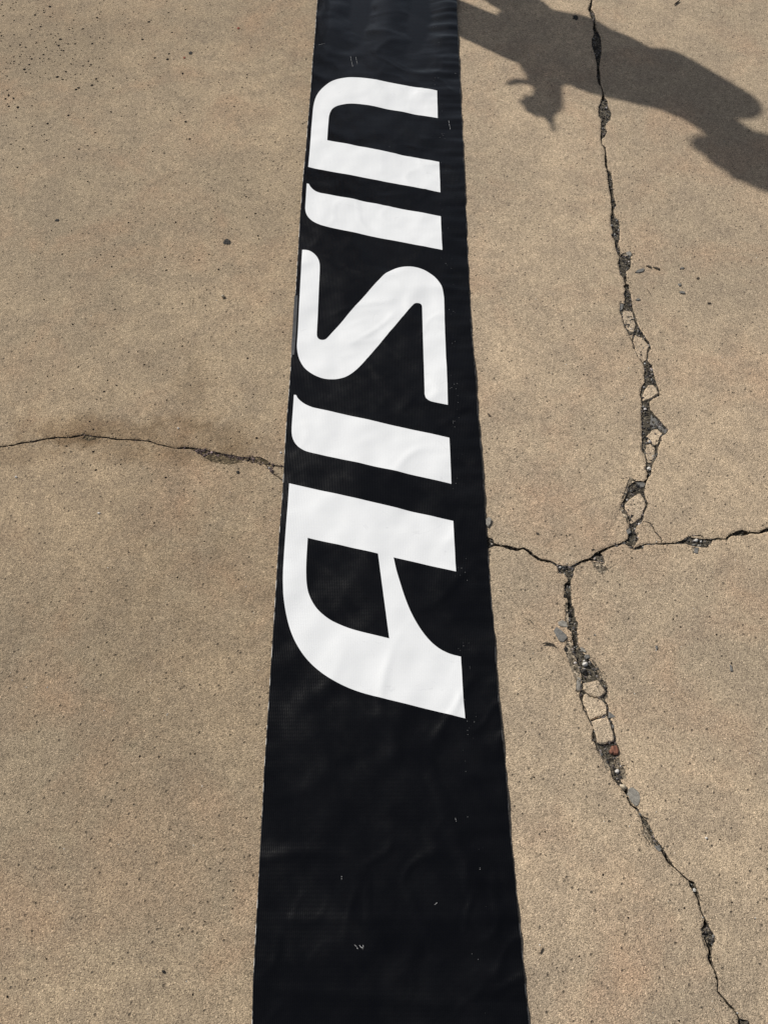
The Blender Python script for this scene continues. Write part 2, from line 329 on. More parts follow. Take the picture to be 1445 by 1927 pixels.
# shallow, crumbled margins beside the cracks (surface mortar gone)
erode = [zg(*ZJ, [(250, 960), (300, 1000), (310, 1300), (330, 1420), (300, 1500), (250, 1420), (240, 1280), (235, 1120)]),
         zg(*Z6, [(395, 110), (430, 130), (445, 190), (465, 270), (492, 350), (510, 420), (512, 500), (490, 560), (465, 545), (470, 470), (450, 400), (415, 330), (395, 260), (372, 180)]),
         zg(*Z6, [(650, 1050), (690, 1085), (725, 1115), (752, 1190), (740, 1225), (715, 1195), (690, 1130)]),
         zg(*Z6, [(600, 285), (635, 300), (690, 400), (735, 500), (745, 570), (728, 535), (700, 470), (672, 415), (645, 350)]),
         zg(*Z6, [(800, 1120), (840, 1110), (850, 1180), (880, 1210), (895, 1290), (855, 1300), (842, 1230), (802, 1190)]),
         zg(*Z5, [(590, 348), (655, 358), (672, 385), (660, 408), (635, 405), (610, 375)]),
         zg(*Z3, [(700, 1040), (750, 1078), (692, 1118), (668, 1190), (640, 1250), (625, 1240), (660, 1140)]),
         zg(*Z3, [(610, 1310), (640, 1345), (668, 1392), (688, 1460), (680, 1475), (640, 1400), (612, 1350)]),
         zg(*Z7, [(393, 205), (425, 265), (458, 332), (490, 375), (538, 432), (520, 445), (470, 400), (430, 345), (400, 290)]),
         zg(*Z7, [(888, 1135), (905, 1195), (938, 1270), (930, 1285), (905, 1230), (888, 1170)]),
         zg(*Z1, [(322, 85), (350, 95), (388, 150), (385, 180), (360, 180), (340, 140)]),
         zg(*Z8, [(385, 283), (440, 291), (450, 300), (400, 312), (370, 302)]),
         zg(*Z8, [(880, 350), (950, 358), (1050, 378), (1110, 400), (1040, 420), (960, 408), (920, 385)]),
         zg(*Z2, [(615, 470), (655, 455), (700, 440), (725, 480), (705, 495), (660, 485)]),
         zg(*Z5, [(1075, 278), (1110, 282), (1100, 300), (1085, 312), (1078, 295)])]
erode = [jag(densify(e, .003), .0013, seed=200+i) for i, e in enumerate(erode)]

def region_mesh():
    B = 5.0
    vs = [(-B, -B), (B, -B), (B, B), (-B, B)]; es = [(0, 1), (1, 2), (2, 3), (3, 0)]
    for q in polys + erode:
        k = len(vs); vs += q; es += [(k+i, k+(i+1) % len(q)) for i in range(len(q))]
    # loose points on the crack floor
    for q in polys + erode:
        a = np.array(q); lo, hi = a.min(0), a.max(0)
        pts = []
        gx = np.arange(lo[0], hi[0], .0045); gy = np.arange(lo[1], hi[1], .0045)
        for L0 in range(0, len(gy), 60):
            G = np.stack(np.meshgrid(gx, gy[L0:L0+60]), -1).reshape(-1, 2)
            G = G + np.random.uniform(-.0015, .0015, G.shape)
            pts += [tuple(p) for p in G[inside(q, G)]]
        vs += pts
    # a second ring a few millimetres out, so that the lips of the cracks can be worn down
    ring = []
    for q in polys:
        ar = sum(q[i][0]*q[(i+1) % len(q)][1]-q[(i+1) % len(q)][0]*q[i][1] for i in range(len(q)))
        sg = 1 if ar > 0 else -1
        for i in range(0, len(q)):
            a_, b_ = q[i-1], q[(i+1) % len(q)]; tx, ty = b_[0]-a_[0], b_[1]-a_[1]; L_ = math.hypot(tx, ty) or 1
            o_ = random.uniform(.0022, .0048); ring.append((q[i][0]+sg*ty/L_*o_, q[i][1]-sg*tx/L_*o_))
    ring = np.array(ring); ok = np.ones(len(ring), bool)
    for q in polys + erode: ok &= ~inside(q, ring)
    vs += [tuple(p) for p in ring[ok]]
    r = delaunay_2d_cdt([Vector(v) for v in vs], es, [], 0, 1e-6, False)
    V = np.array([(v.x, v.y) for v in r[0]]); F = [tuple(f) for f in r[2]]
    cen = np.array([V[list(f)].mean(0) for f in F])
    lab = np.zeros(len(F), int)
    near = (np.abs(cen[:, 0]) < 2.2) & (cen[:, 1] > -1.2) & (cen[:, 1] < 3.6)
    idx = np.where(near)[0]
    for q in erode:
        lab[idx[inside(q, cen[idx])]] = 2
    for q in polys:
        lab[idx[inside(q, cen[idx])]] = 1
    return V, F, lab
V, F, lab = region_mesh()
allL = [np.array(L) for L, R in cracks]; allR = [np.array(R) for L, R in cracks]
def width_at(p):
    w = 0
    for ci, (L, R) in enumerate(zip(allL, allR)):
        dl = np.sqrt(((L-p)**2).sum(1).min()); dr = np.sqrt(((R-p)**2).sum(1).min())
        if dl+dr > .06 or min(dl, dr) > .03: continue
        w = max(w, dl+dr) if min(dl, dr) < .025 else w
    return w
def submesh(sel, zf):
    used = {}; vv = []; ff = []
    for f in sel:
        g = []
        for i in f:
            if i not in used: used[i] = len(vv); vv.append((V[i][0], V[i][1], zf(i)))
            g.append(used[i])
        ff.append(g)
    return vv, ff, used
# slab top + walls of the crack
top = [f for f, l in zip(F, lab) if l == 0]
edges = {}
for f in top:
    for a, b in zip(f, f[1:]+f[:1]):
        if (b, a) in edges: del edges[(b, a)]
        else: edges[(a, b)] = 1
lip = {i for e in edges for i in e if max(abs(V[i][0]), abs(V[i][1])) < 4.9}
def top_z(i):
    if i not in lip: return 0.0
    x, y = V[i]
    return -.0004-.0016*max(0, .25+noise.noise((x*70, y*70, 2))+.5*noise.noise((x*260, y*260, 2)))
vv, ff, used = submesh(top, top_z)
nwall0 = len(ff); low = {}
def lowv(i):
    if i not in low:
        low[i] = len(vv); x, y = V[i]; vv.append((x+.0012*noise.noise((x*300, y*300, 1)), y+.0012*noise.noise((x*300, y*300, 7)), -SLAB_T))
    return low[i]
for (a, b) in edges:
    if max(abs(V[a][0]), abs(V[a][1])) > 4.9 and max(abs(V[b][0]), abs(V[b][1])) > 4.9: continue
    ff.append((used[b], used[a], lowv(a), lowv(b)))
k = len(vv); B, O = 5.0, 120.0
vv += [(-B, -B, 0), (B, -B, 0), (B, B, 0), (-B, B, 0), (-O, -O, 0), (O, -O, 0), (O, O, 0), (-O, O, 0)]
for i in range(4):
    j = (i+1) % 4; ff.append((k+4+i, k+4+j, k+j, k+i))
nend = len(ff)
gm = mesh('ground', vv, ff)
ground = tag(link('ground', gm, [M_CON, M_WALL]), kind='structure')
ground['label'] = 'tan weathered concrete slab with exposed sand grains, split by cracks'
mi = [0]*nend
for i in range(nwall0, nend-4): mi[i] = 1
gm.polygons.foreach_set('material_index', mi)
# crack floor: thin cracks are deep, wide ones are filled up with dirt
wcache = {}
def soil_z(i):
    x, y = V[i]
    w = width_at(V[i])
    if x < -.1: d = .0060 - .0040*min(1, max(0, (w-.003)/.007))        # the left crack is packed almost flush
    else: d = .014 - .0100*min(1, max(0, (w-.004)/.009))
    return -(d + .0022*noise.noise((x*140, y*140, 4)) + .0014*noise.noise((x*420, y*420, 14)))
sv, sf, _ = submesh([f for f, l in zip(F, lab) if l == 1], soil_z)
soil_o = tag(link('crack_soil', mesh('crack_soil', sv, sf), M_SOIL, None, True), 'dark gritty dirt filling the cracks of the concrete slab', 'dirt', kind='stuff')
ev, ef, _ = submesh([f for f, l in zip(F, lab) if l == 2], lambda i: -.0022+.0016*noise.noise((V[i][0]*260, V[i][1]*260, 2)))
tag(link('crumbled_margin', mesh('crumbled_margin', ev, ef), M_ERODE, ground), kind='stuff')

# ------------------------------------------------------------------ loose pieces of concrete wedged in the cracks
def slab_piece(poly, ztop, thick, seed, tilt=(0, 0), bevel=.0024, jagamp=.0008, rough=.0006):
    """a flat broken piece: jagged outline, chipped upper edge, uneven top"""
    P = jag(densify(poly, .004), jagamp, 260, seed)
    a = np.array(P); c = a.mean(0)
    area = sum(P[i][0]*P[(i+1) % len(P)][1]-P[(i+1) % len(P)][0]*P[i][1] for i in range(len(P)))
    if area < 0: P = P[::-1]
    n = len(P); v = []; f = []
    def zt(x, y): return tilt[0]*(x-c[0])+tilt[1]*(y-c[1])+rough*noise.noise((x*180, y*180, seed))
    rings = [(1.0, -thick, 1.04), (1.0, -bevel*1.2, 1.0), (0, 0, 0)]
    for x, y in P: v.append(((x-c[0])*1.03, (y-c[1])*1.03, -thick))
    for x, y in P: v.append((x-c[0], y-c[1], zt(x, y)-bevel*(1.1+.7*noise.noise((x*200, y*200, seed+5)))))
    for x, y in P:
        L = math.hypot(x-c[0], y-c[1]); k = max(.3, 1-bevel*(1.0+.7*noise.noise((x*200, y*200, seed+9)))/max(L, 1e-4))
        v.append(((x-c[0])*k, (y-c[1])*k, zt(x, y)))
    v.append((0, 0, zt(*c)))
    for r in (0, 1):
        for i in range(n):
            j = (i+1) % n; f.append((r*n+i, r*n+j, (r+1)*n+j, (r+1)*n+i))
    for i in range(n): f.append((2*n+i, 2*n+(i+1) % n, 3*n))
    f.append(tuple(range(n))[::-1])
    return mesh('piece', v, f), (c[0], c[1], ztop)
GF = 'concrete fragments wedged in the crack'
def fragment(z, pts, label, ztop=-.0008, tilt=(0, 0), mat=M_FRAG, name='concrete_fragment', cat='concrete piece', thick=.016, group=GF, shrink=.968, **kw):
    q = zg(*z, pts); a = np.array(q); c = a.mean(0)
    q = [tuple(c+(p-c)*shrink) for p in a]
    me, loc = slab_piece(q, ztop, thick, len(bpy.data.objects)*1.7, tilt, **kw)
    o = link(name, me, mat); o.location = loc
    return tag(o, label, cat, group)
fragment(Z2, [(640, 965), (700, 970), (725, 985), (740, 1050), (757, 1110), (738, 1180), (700, 1175), (665, 1130), (635, 1080), (625, 1010)], 'oval concrete fragment in the crack directly above a rounder second fragment', -.0025, (.03, .0))
fragment(Z2, [(745, 1195), (800, 1215), (845, 1255), (880, 1300), (862, 1350), (852, 1430), (820, 1452), (785, 1420), (750, 1350), (728, 1270), (735, 1215)], 'bulging oval concrete fragment ending in a point, second of the pair in the crack', -.0012, (.0, .02))
fragment(Z2, [(688, 1192), (734, 1192), (718, 1240)], 'tiny concrete splinter pinched between two oval fragments in the crack', -.002)
fragment(Z3, [(865, 210), (905, 210), (945, 250), (960, 295), (900, 335), (815, 360), (808, 320), (830, 260)], 'small wedge shaped concrete fragment lying alone, tilted, in the upright crack', .0005, (.08, .03))
fragment(Z3, [(905, 605), (950, 600), (1000, 645), (975, 690), (960, 750), (930, 765), (890, 730), (850, 730), (848, 670)], 'angular concrete fragment beside the blue grey slate in the widest hollow', -.002, (.03, -.02))
fragment(Z3, [(852, 738), (890, 736), (930, 770), (938, 820), (925, 880), (890, 925), (858, 920), (842, 850), (838, 790)], 'narrow tapering concrete fragment just above the small white pebble in the crack', -.003, (-.03, .02))
fragment(Z3, [(790, 1185), (825, 1230), (850, 1290), (825, 1370), (800, 1420), (730, 1470), (705, 1480), (690, 1410), (660, 1350), (650, 1290), (690, 1240)], 'large diamond shaped concrete fragment above the meeting of the cracks', -.001, (.05, .02))
fragment(Z9, [(345, 635), (630, 570), (690, 650), (785, 800), (700, 880), (660, 905), (500, 870), (420, 810), (350, 740)], 'squarish concrete fragment, topmost of the three stacked down the crack above the brick', .0006, (-.02, .03))
fragment(Z9, [(370, 830), (400, 815), (480, 872), (620, 908), (700, 932), (760, 985), (800, 1060), (797, 1208), (740, 1220), (640, 1260), (560, 1285), (482, 1315), (440, 1200), (420, 1110), (390, 1060), (360, 1010), (350, 930)], 'middle concrete fragment of the three stacked down the crack above the brick', .0002)
fragment(Z9, [(600, 1285), (680, 1262), (790, 1228), (830, 1310), (880, 1420), (905, 1530), (925, 1600), (920, 1690), (830, 1720), (760, 1750), (660, 1740), (615, 1720), (600, 1620), (560, 1500), (520, 1420), (488, 1325)], 'lowest concrete fragment of the three, its edge overhanging the red brick chip', .0012, (.0, -.02))
fragment(Z9, [(362, 1070), (394, 1080), (413, 1130), (422, 1215), (402, 1190)], 'thin concrete sliver leaning against the middle fragment of the stack', -.003)

# ------------------------------------------------------------------ stones, chips, twigs
def rock_mesh(rx, ry, rz, seed, sub=2, jitter=.22, flat=0.0):
    bm = bmesh.new(); bmesh.ops.create_icosphere(bm, subdivisions=sub, radius=1)
    for v in bm.verts:
        n = v.co.normalized(); k = 1+jitter*noise.noise(n*1.6+Vector((seed*3.1, seed*1.7, seed)))+jitter*.5*noise.noise(n*3.7+Vector((seed, 5, 2)))
        v.co = Vector((n.x*rx*k, n.y*ry*k, max(n.z*rz*k, -rz*(1-flat))))
    me = bpy.data.meshes.new('rock'); bm.to_mesh(me); bm.free(); return me
def rock(name, px, py, wpx, hpx, zc, zr, mat, label, cat='pebble', rot=0.0, sub=2, group=None, jitter=.22):
    """wpx/hpx: size in photo pixels across and down"""
    x, y = gp(px, py); x1, _ = gp(px+wpx/2, py); _, y1 = gp(px, py-hpx/2)
    me = rock_mesh(x1-x, abs(y1-y)*.9, zr, px*.13+py*.07, sub, jitter)
    o = link(name, me, mat); o.location = (x, y, zc); o.rotation_euler = (0, 0, rot)
    return tag(o, label, cat, group)
rock('pebble', 419.5, 558.5, 7, 5, .003, .0036, M_CREAM, 'lone cream pebble lying on the clear slab left of the banner')
rock('pebble', 1160.8, 1452, 8, 9, -.001, .005, M_WHITE, 'small white pebble in the crack below the red brick chip')
rock('pebble', 1172, 1481, 13, 10, .001, .005, M_CREAM, 'cream speckled pebble beside the large round grey stone', rot=-.4)
rock('pebble', 1221, 881, 8, 7, -.002, .004, M_WHITE, 'bright white pebble at the pinched foot of the tapering fragment')
rock('pebble', 1100.5, 1250, 11, 9, -.001, .006, M_WHITE, 'pale chunky pebble on dark rubble above the three stacked fragments')
rock('pebble', 1099, 1243.5, 4, 4, -.002, .003, M_WHITE, 'tiny white pebble touching the pale chunky pebble on the rubble')
rock('pebble', 1098, 1263.5, 13, 12, -.003, .006, M_DARK, 'black lump of rubble above the three stacked fragments')
rock('pebble', 1309.5, 1016.5, 7, 6, -.002, .0045, M_WHITE, 'larger white pebble in the hollow of the right hand cross crack')
rock('pebble', 1319, 1018.5, 3.5, 4, -.002, .003, M_WHITE, 'smaller white pebble next to the larger one in the cross crack')
rock('pebble', 1315.5, 1026, 6, 6, -.004, .0035, M_GREY, 'rounded grey pebble in the hollow of the cross crack')
rock('pebble', 1307, 1024, 8, 5, -.004, .003, M_SLATE, 'flat bluish pebble in the hollow of the cross crack')
rock('pebble', 506, 879.5, 5, 5, -.004, .004, M_WHITE, 'white pebble in the crack end by the banner edge')
rock('pebble', 307.5, 1829, 6.5, 6, .0015, .0022, M_DARK, 'black bead like pebble on bare concrete left of the banner foot')
rock('pebble', 447, 888.5, 6, 6, .0008, .0018, M_DARK, 'black round grit just below the left crack')
rock('pebble', 30, 898, 5, 4, .001, .0018, M_WHITE, 'white grain on the slab below the far left end of the crack')
rock('pebble', 335, 806, 4, 3, .001, .0015, M_WHITE, 'white grain above the left crack in the stained patch')
rock('pebble', 528, 852, 4, 3.5, .001, .0015, M_WHITE, 'white grain close to the banner edge above the left crack')
rock('pebble', 186, 966, 6, 3.5, .001, .0015, M_WHITE, 'flat white grain alone on the slab below the left crack')
rock('pebble', 1328, 1578, 5, 5, .001, .002, M_WHITE, 'white grain right of the lower crack, alone on the slab')
rock('tar_blob', 427, 455, 14, 12, .0002, .0018, M_DARK, 'dark flattened tar blob stuck on the slab above the lone cream pebble', 'tar spot', sub=3, jitter=.5)
rock('tar_blob', 1082, 32, 10, 10, .0002, .0016, M_DARK, 'dark tar spot within the cast shadow beside the crack', 'tar spot', sub=3, jitter=.6)
rock('tar_blob', 107, 414, 9, 5, .0002, .0015, M_DARK, 'small smeared tar spot far left on the slab', 'tar spot', sub=3, jitter=.5)
rock('tar_blob', 358, 99, 7, 6, .0002, .0015, M_DARK, 'small tar spot next to a red fleck near the speckled corner', 'tar spot', sub=3, jitter=.5)
rock('red_fleck', 448, 52.5, 5.5, 4.5, .0006, .0014, M_RED, 'red brick fleck beyond the other one, towards the far end of the banner', 'fleck')
rock('red_fleck', 346.5, 108, 5, 4, .0006, .0014, M_RED, 'red brick fleck beside a small tar spot', 'fleck')

def chip(z, pts, label, mat=M_SLATE, ztop=.0022, thick=.003, name='stone_chip', cat='stone chip', group='stone chips along the crack', tilt=(0, 0)):
    return fragment(z, pts, label, ztop, tilt, mat, name, cat, thick, group, 1.0, bevel=.0006, jagamp=.0004, rough=.0005)
chip(Z2, [(740, 640), (765, 618), (815, 602), (828, 612), (815, 632), (770, 642)], 'largest blue grey slate chip lying right of the upright crack')
chip(Z2, [(843, 578), (870, 577), (890, 585), (885, 598), (862, 588)], 'thin dark chip just beyond the largest slate chip', M_TWIG)
chip(Z2, [(905, 588), (940, 592), (968, 605), (960, 612), (925, 603)], 'thin curved dark chip, the outer one of two beyond the slate chip', M_TWIG)
chip(Z2, [(1145, 608), (1160, 594), (1190, 595), (1178, 608)], 'grey chip farther right on the slab, beyond the thin dark chips')
chip(Z2, [(1142, 815), (1170, 808), (1197, 822), (1190, 832), (1155, 828)], 'oval blue grey chip on its own right of the paired oval fragments')
chip(Z2, [(745, 888), (765, 874), (790, 882), (782, 892), (760, 895)], 'small grey chip touching the right lip of the upright crack')
chip(Z2, [(1298, 695), (1310, 682), (1325, 684), (1315, 702)], 'small dark chip far right of the upright crack', M_TWIG)
chip(Z2, [(1130, 742), (1158, 740), (1162, 758), (1142, 762)], 'pale grey chip between the oval chip and the grey chip')
chip(Z2, [(1398, 912), (1425, 914), (1432, 922), (1402, 924)], 'dark sliver chip farthest right on the slab', M_TWIG)
chip(Z2, [(603, 905), (643, 920), (635, 962), (603, 985)], 'grey slate wedge in the crack above the oval fragment', M_SLATE, -.002, .01)
chip(Z2, [(662, 455), (690, 440), (712, 462), (708, 488), (675, 480)], 'grey stone set in the right lip of the upright crack', M_GREY, .0005, .008)
chip(Z3, [(893, 470), (955, 525), (1000, 572), (1042, 617), (1025, 648), (990, 622), (960, 598), (905, 598), (885, 560)], 'flat blue grey slate forming the floor of the widest hollow', M_SLATE, -.0035, .008)
chip(Z3, [(755, 1085), (825, 1088), (845, 1100), (825, 1135), (775, 1128)], 'grey slate ledge above the large diamond fragment', M_SLATE, -.003, .01)
chip(Z5, [(760, 200), (778, 192), (786, 210), (770, 220)], 'small blue grey chip below the large diamond fragment', M_SLATE, .0012, .008)
chip(Z5, [(86, 150), (98, 138), (113, 150), (106, 172), (96, 186), (84, 172)], 'whitish grey stone chip touching the banner edge above the cross crack', M_GREY, .004, .006)
chip((1270, 990, 14.45), [(530, 590), (630, 585), (620, 650), (598, 755), (540, 735), (512, 715), (525, 650)], 'upright grey chip just below the hollow of the cross crack', M_SLATE, .0012, .004)
chip(ZJ, [(10, 1520), (60, 1450), (150, 1510), (250, 1600), (270, 1660), (200, 1740), (130, 1730), (60, 1620)], 'dark blue grey slate stone on the left lip of the lower crack', M_SLATE, .002, .008, tilt=(.05, .05))
chip(ZJ, [(90, 1350), (180, 1310), (260, 1350), (290, 1450), (200, 1440), (110, 1420)], 'paler slate stone just beyond the dark slate on the crack lip', M_GREY, .0008, .006)
chip((1130, 1385, 13.76), [(710, 1380), (790, 1335), (880, 1370), (975, 1460), (1015, 1570), (1010, 1680), (970, 1800), (900, 1830), (820, 1760), (740, 1640), (705, 1520)], 'largest round grey stone bedded flush beside the lower crack', M_GREY, .0012, .01)
chip(Z9, [(822, 1150), (870, 1185), (940, 1245), (880, 1268), (820, 1270)], 'grey triangular stone right of the middle fragment', M_SLATE, .0006, .006)
chip(Z9, [(868, 1385), (915, 1395), (905, 1440), (890, 1460)], 'small grey stone right of the lowest fragment', M_SLATE, .0006, .006)
chip(Z6, [(500, 172), (525, 180), (550, 205), (545, 220), (515, 205)], 'pale blue chip on the right lip above the rubble', M_GREY, .002, .004)
chip(Z6, [(545, 235), (575, 238), (582, 262), (555, 275), (538, 258)], 'dark grey chip at the rim of the rubble', M_SLATE, .002, .005)
chip(Z6, [(360, 180), (385, 165), (385, 182), (370, 205)], 'small black chip on the left lip below the dark slate', M_DARK, .002, .003)
chip(Z6, [(480, 425), (505, 430), (510, 480), (495, 540), (470, 530), (472, 470)], 'upright grey stone left of the topmost stacked fragment', M_GREY, -.001, .008)
chip(Z7, [(490, 415), (540, 405), (550, 450), (530, 460)], 'bluish chip on the left lip of the lower right crack', M_SLATE, .0006, .005)
chip(Z6, [(1140, 162), (1155, 160), (1160, 185), (1148, 195), (1140, 180)], 'small grey chip alone on the slab right of the rubble', M_SLATE)
chip(Z5, [(1258, 848), (1268, 852), (1272, 878), (1264, 880)], 'leaf shaped grey chip far right below the cross crack', M_SLATE)
chip((500, 750, 3.1413), [(1308, 88), (1322, 95), (1330, 108), (1318, 106)], 'tiny dark chip right of the banner below the long letter', M_TWIG)
chip(Z5, [(326, 210), (340, 212), (338, 222), (328, 218)], 'small dark chip between banner and junction of the cracks', M_TWIG)

# the brick piece
fragment((1130, 1385, 13.76), [(215, 425), (245, 330), (280, 270), (330, 255), (410, 265), (450, 330), (465, 420), (460, 510), (370, 495), (260, 470)], 'red brick chip with ridged face, in the crack below the lowest fragment', .0035, (.12, .05), M_BRICK, 'brick_chip', 'brick', .011, None)

def twig(pts, r, label, bits=()):
    P = [Vector((*gp(x, y), r+.0006)) for x, y in pts]
    v = []; f = []; S_ = 6
    for i, p in enumerate(P):
        a = P[max(i-1, 0)]; b = P[min(i+1, len(P)-1)]; tdir = (b-a).normalized(); s = tdir.cross(Vector((0, 0, 1))).normalized()
        k = r*(.45 if i in (0, len(P)-1) else 1)
        for j in range(S_):
            an = j/S_*2*math.pi; v.append(p+s*math.cos(an)*k+Vector((0, 0, 1))*math.sin(an)*k)
    for i in range(len(P)-1):
        for j in range(S_): f.append((i*S_+j, i*S_+(j+1) % S_, (i+1)*S_+(j+1) % S_, (i+1)*S_+j))
    f.append(tuple(range(S_))); f.append(tuple(range((len(P)-1)*S_, len(P)*S_))[::-1])
    return tag(link('twig', mesh('twig', v, f), M_TWIG, None, True), label, 'twig', 'twigs on the slab')
twig([(1020, 1212.5), (1026, 1211), (1034, 1212), (1041, 1214), (1044, 1216)], .0016, 'short curved dark twig left of the lower crack beside the slate stone')
twig([(1267.5, 9.5), (1271, 6.5), (1275, 3.5), (1278, 1.5)], .0022, 'short dark twig beyond the cast shadow right of the crack')
twig([(1111, 1036), (1115, 1034), (1119, 1034)], .001, 'tiny dark twig just above the crack between the two junctions')
twig([(1208, 1537), (1214, 1540), (1219, 1540.5)], .0009, 'hair thin curved twig right of the lower crack below the round grey stone')
twig([(1216, 543), (1220, 549), (1224, 555)], .0008, 'hair thin straight twig right of the upright crack by the small chip')
twig([(995, 1166), (999, 1171), (1002, 1174)], .0009, 'tiny twig on bare concrete between banner and lower crack')
twig([(1015, 1796), (1018, 1790), (1021, 1784)], .0011, 'small dark twig right of the banner foot')

# ------------------------------------------------------------------ grit and gravel
ICO = []
bm = bmesh.new(); bmesh.ops.create_icosphere(bm, subdivisions=1, radius=1)
ICO_V = np.array([v.co[:] for v in bm.verts]); bm.verts.index_update(); ICO_F = [[v.index for v in f.verts] for f in bm.faces]; bm.free()
def scatter(name, items, label, cat, mat, parent=None):
    v = []; f = []; col = []
    for (x, y, z, rx, ry, rz, tone) in items:
        a = random.uniform(0, 6.28); ca, sa = math.cos(a), math.sin(a)
        q = ICO_V*(1+np.random.uniform(-.28, .28, (len(ICO_V), 1)))*np.array([rx, ry, rz])
        q = np.stack([q[:, 0]*ca-q[:, 1]*sa+x, q[:, 0]*sa+q[:, 1]*ca+y, q[:, 2]+z], 1)
        k = len(v); v += [tuple(p) for p in q]; f += [tuple(i+k for i in t) for t in ICO_F]
        col += [(*tone, 1)]*len(q)
    me = mesh(name, v, f); at = me.color_attributes.new('tone', 'FLOAT_COLOR', 'POINT')
    at.data.foreach_set('color', np.array(col, dtype=np.float32).ravel())
    return tag(link(name, me, mat, parent), label, cat, kind='stuff')
items = []
sp = np.array([(p[0], p[1], p[2]) for p in sv])
vis = sp[(sp[:, 1] > -.15) & (sp[:, 1] < 2.5) & (sp[:, 2] > -.013)]
for k in range(4200):
    p = vis[random.randrange(len(vis))]
    r = random.choice((.0009, .0012, .0012, .0016, .0016, .0022, .003)) * random.uniform(.8, 1.2)
    g = random.choice((.035, .05, .06, .08, .1, .13, .18, .30)); w = random.uniform(.78, .95)
    if random.random() < .03: g = .6
    if p[0] < -.1: g = .06+g*.8; w = .7
    items.append((p[0]+random.uniform(-.002, .002), p[1]+random.uniform(-.002, .002), p[2]+r*.3, r, r*random.uniform(.6, 1), r*.8, (g, g*(w+.05), g*w)))
tops = np.array([V[i] for i in lip])
tops = tops[(tops[:, 1] > -.15) & (tops[:, 1] < 2.5)]
for k in range(2600):
    p = tops[random.randrange(len(tops))]; o_ = random.gauss(0, .007); o2 = random.gauss(0, .007)
    r = random.choice((.0006, .0008, .001, .0013)); g = random.choice((.08, .14, .2, .28, .36)); 
    items.append((p[0]+o_, p[1]+o2, r*.4-.0006, r, r*random.uniform(.6, 1), r*.8, (g, g*.82, g*.6)))
scatter('crack_gravel', items, 'fine dark gravel and grit lying in the cracks', 'gravel', M_GRAVEL)
# black specks: thick in the far left corner, sparse elsewhere; a few pale sand grains
items = []
def speck(px, py, s, tone):
    x, y = gp(px, py); items.append((x, y, .0002, s, s*random.uniform(.55, 1), .0007, tone))
BLK = (.012, .010, .009)
for k in range(330):
    px = abs(random.gauss(0, 165)); py = random.gauss(95, 100)
    if py > -40: speck(px, py, random.choice((.0014, .0018, .0022, .0026, .0034, .0042))*random.uniform(.7, 1.2), BLK)
for k in range(300):
    px = random.uniform(0, 580); py = random.uniform(-30, 900)
    if random.random() < 1.1-py/1000: speck(px, py, random.uniform(.0011, .0028), BLK)
for k in range(200):
    speck(random.uniform(0, 1445), random.uniform(-30, 1927), random.uniform(.0009, .0021), BLK)
for k in range(520):
    speck(random.uniform(0, 1445), random.uniform(-30, 1927), random.uniform(.0006, .0012), random.choice(((.62, .56, .46), (.7, .68, .64), (.5, .42, .32))))
items = [i for i in items if not (-.205 < i[0] < .215)]
scatter('surface_grit', items, 'black specks and pale sand grains sprinkled over the slab', 'grit', M_GRAVEL)

# ------------------------------------------------------------------ the banner
XL, XR, Y0, Y1 = -.188, .2045, -.75, 3.35
# surveyed course of the two long edges (the strip bows slightly)
_l = [gp(x, y) for x, y in ((597, 0), (588, 125), (565.7, 396), (556, 555), (540.8, 779), (533.4, 893), (522.3, 1068), (516, 1160), (506, 1327), (498.5, 1437), (489, 1620), (477.5, 1837), (475, 1925))][::-1]
_r = [gp(x, y) for x, y in ((858, 0), (863, 130), (875.7, 400), (882.6, 575), (896.5, 760), (905.9, 877), (918.3, 1070), (929.8, 1223), (947, 1430), (967.8, 1663), (983, 1818), (993, 1923))][::-1]
def edge_l(y): return np.interp(y, [p[1] for p in _l], [p[0] for p in _l])
def edge_r(y): return np.interp(y, [p[1] for p in _r], [p[0] for p in _r])
ycr1 = gp(722, 1731)[1]; ya, yb = gp(476, 1858)[1], gp(990, 1905)[1]; yc = gp(476, 1812)[1]
def sm(a, b, x):
    x = min(1, max(0, (x-a)/(b-a))); return x*x*(3-2*x)
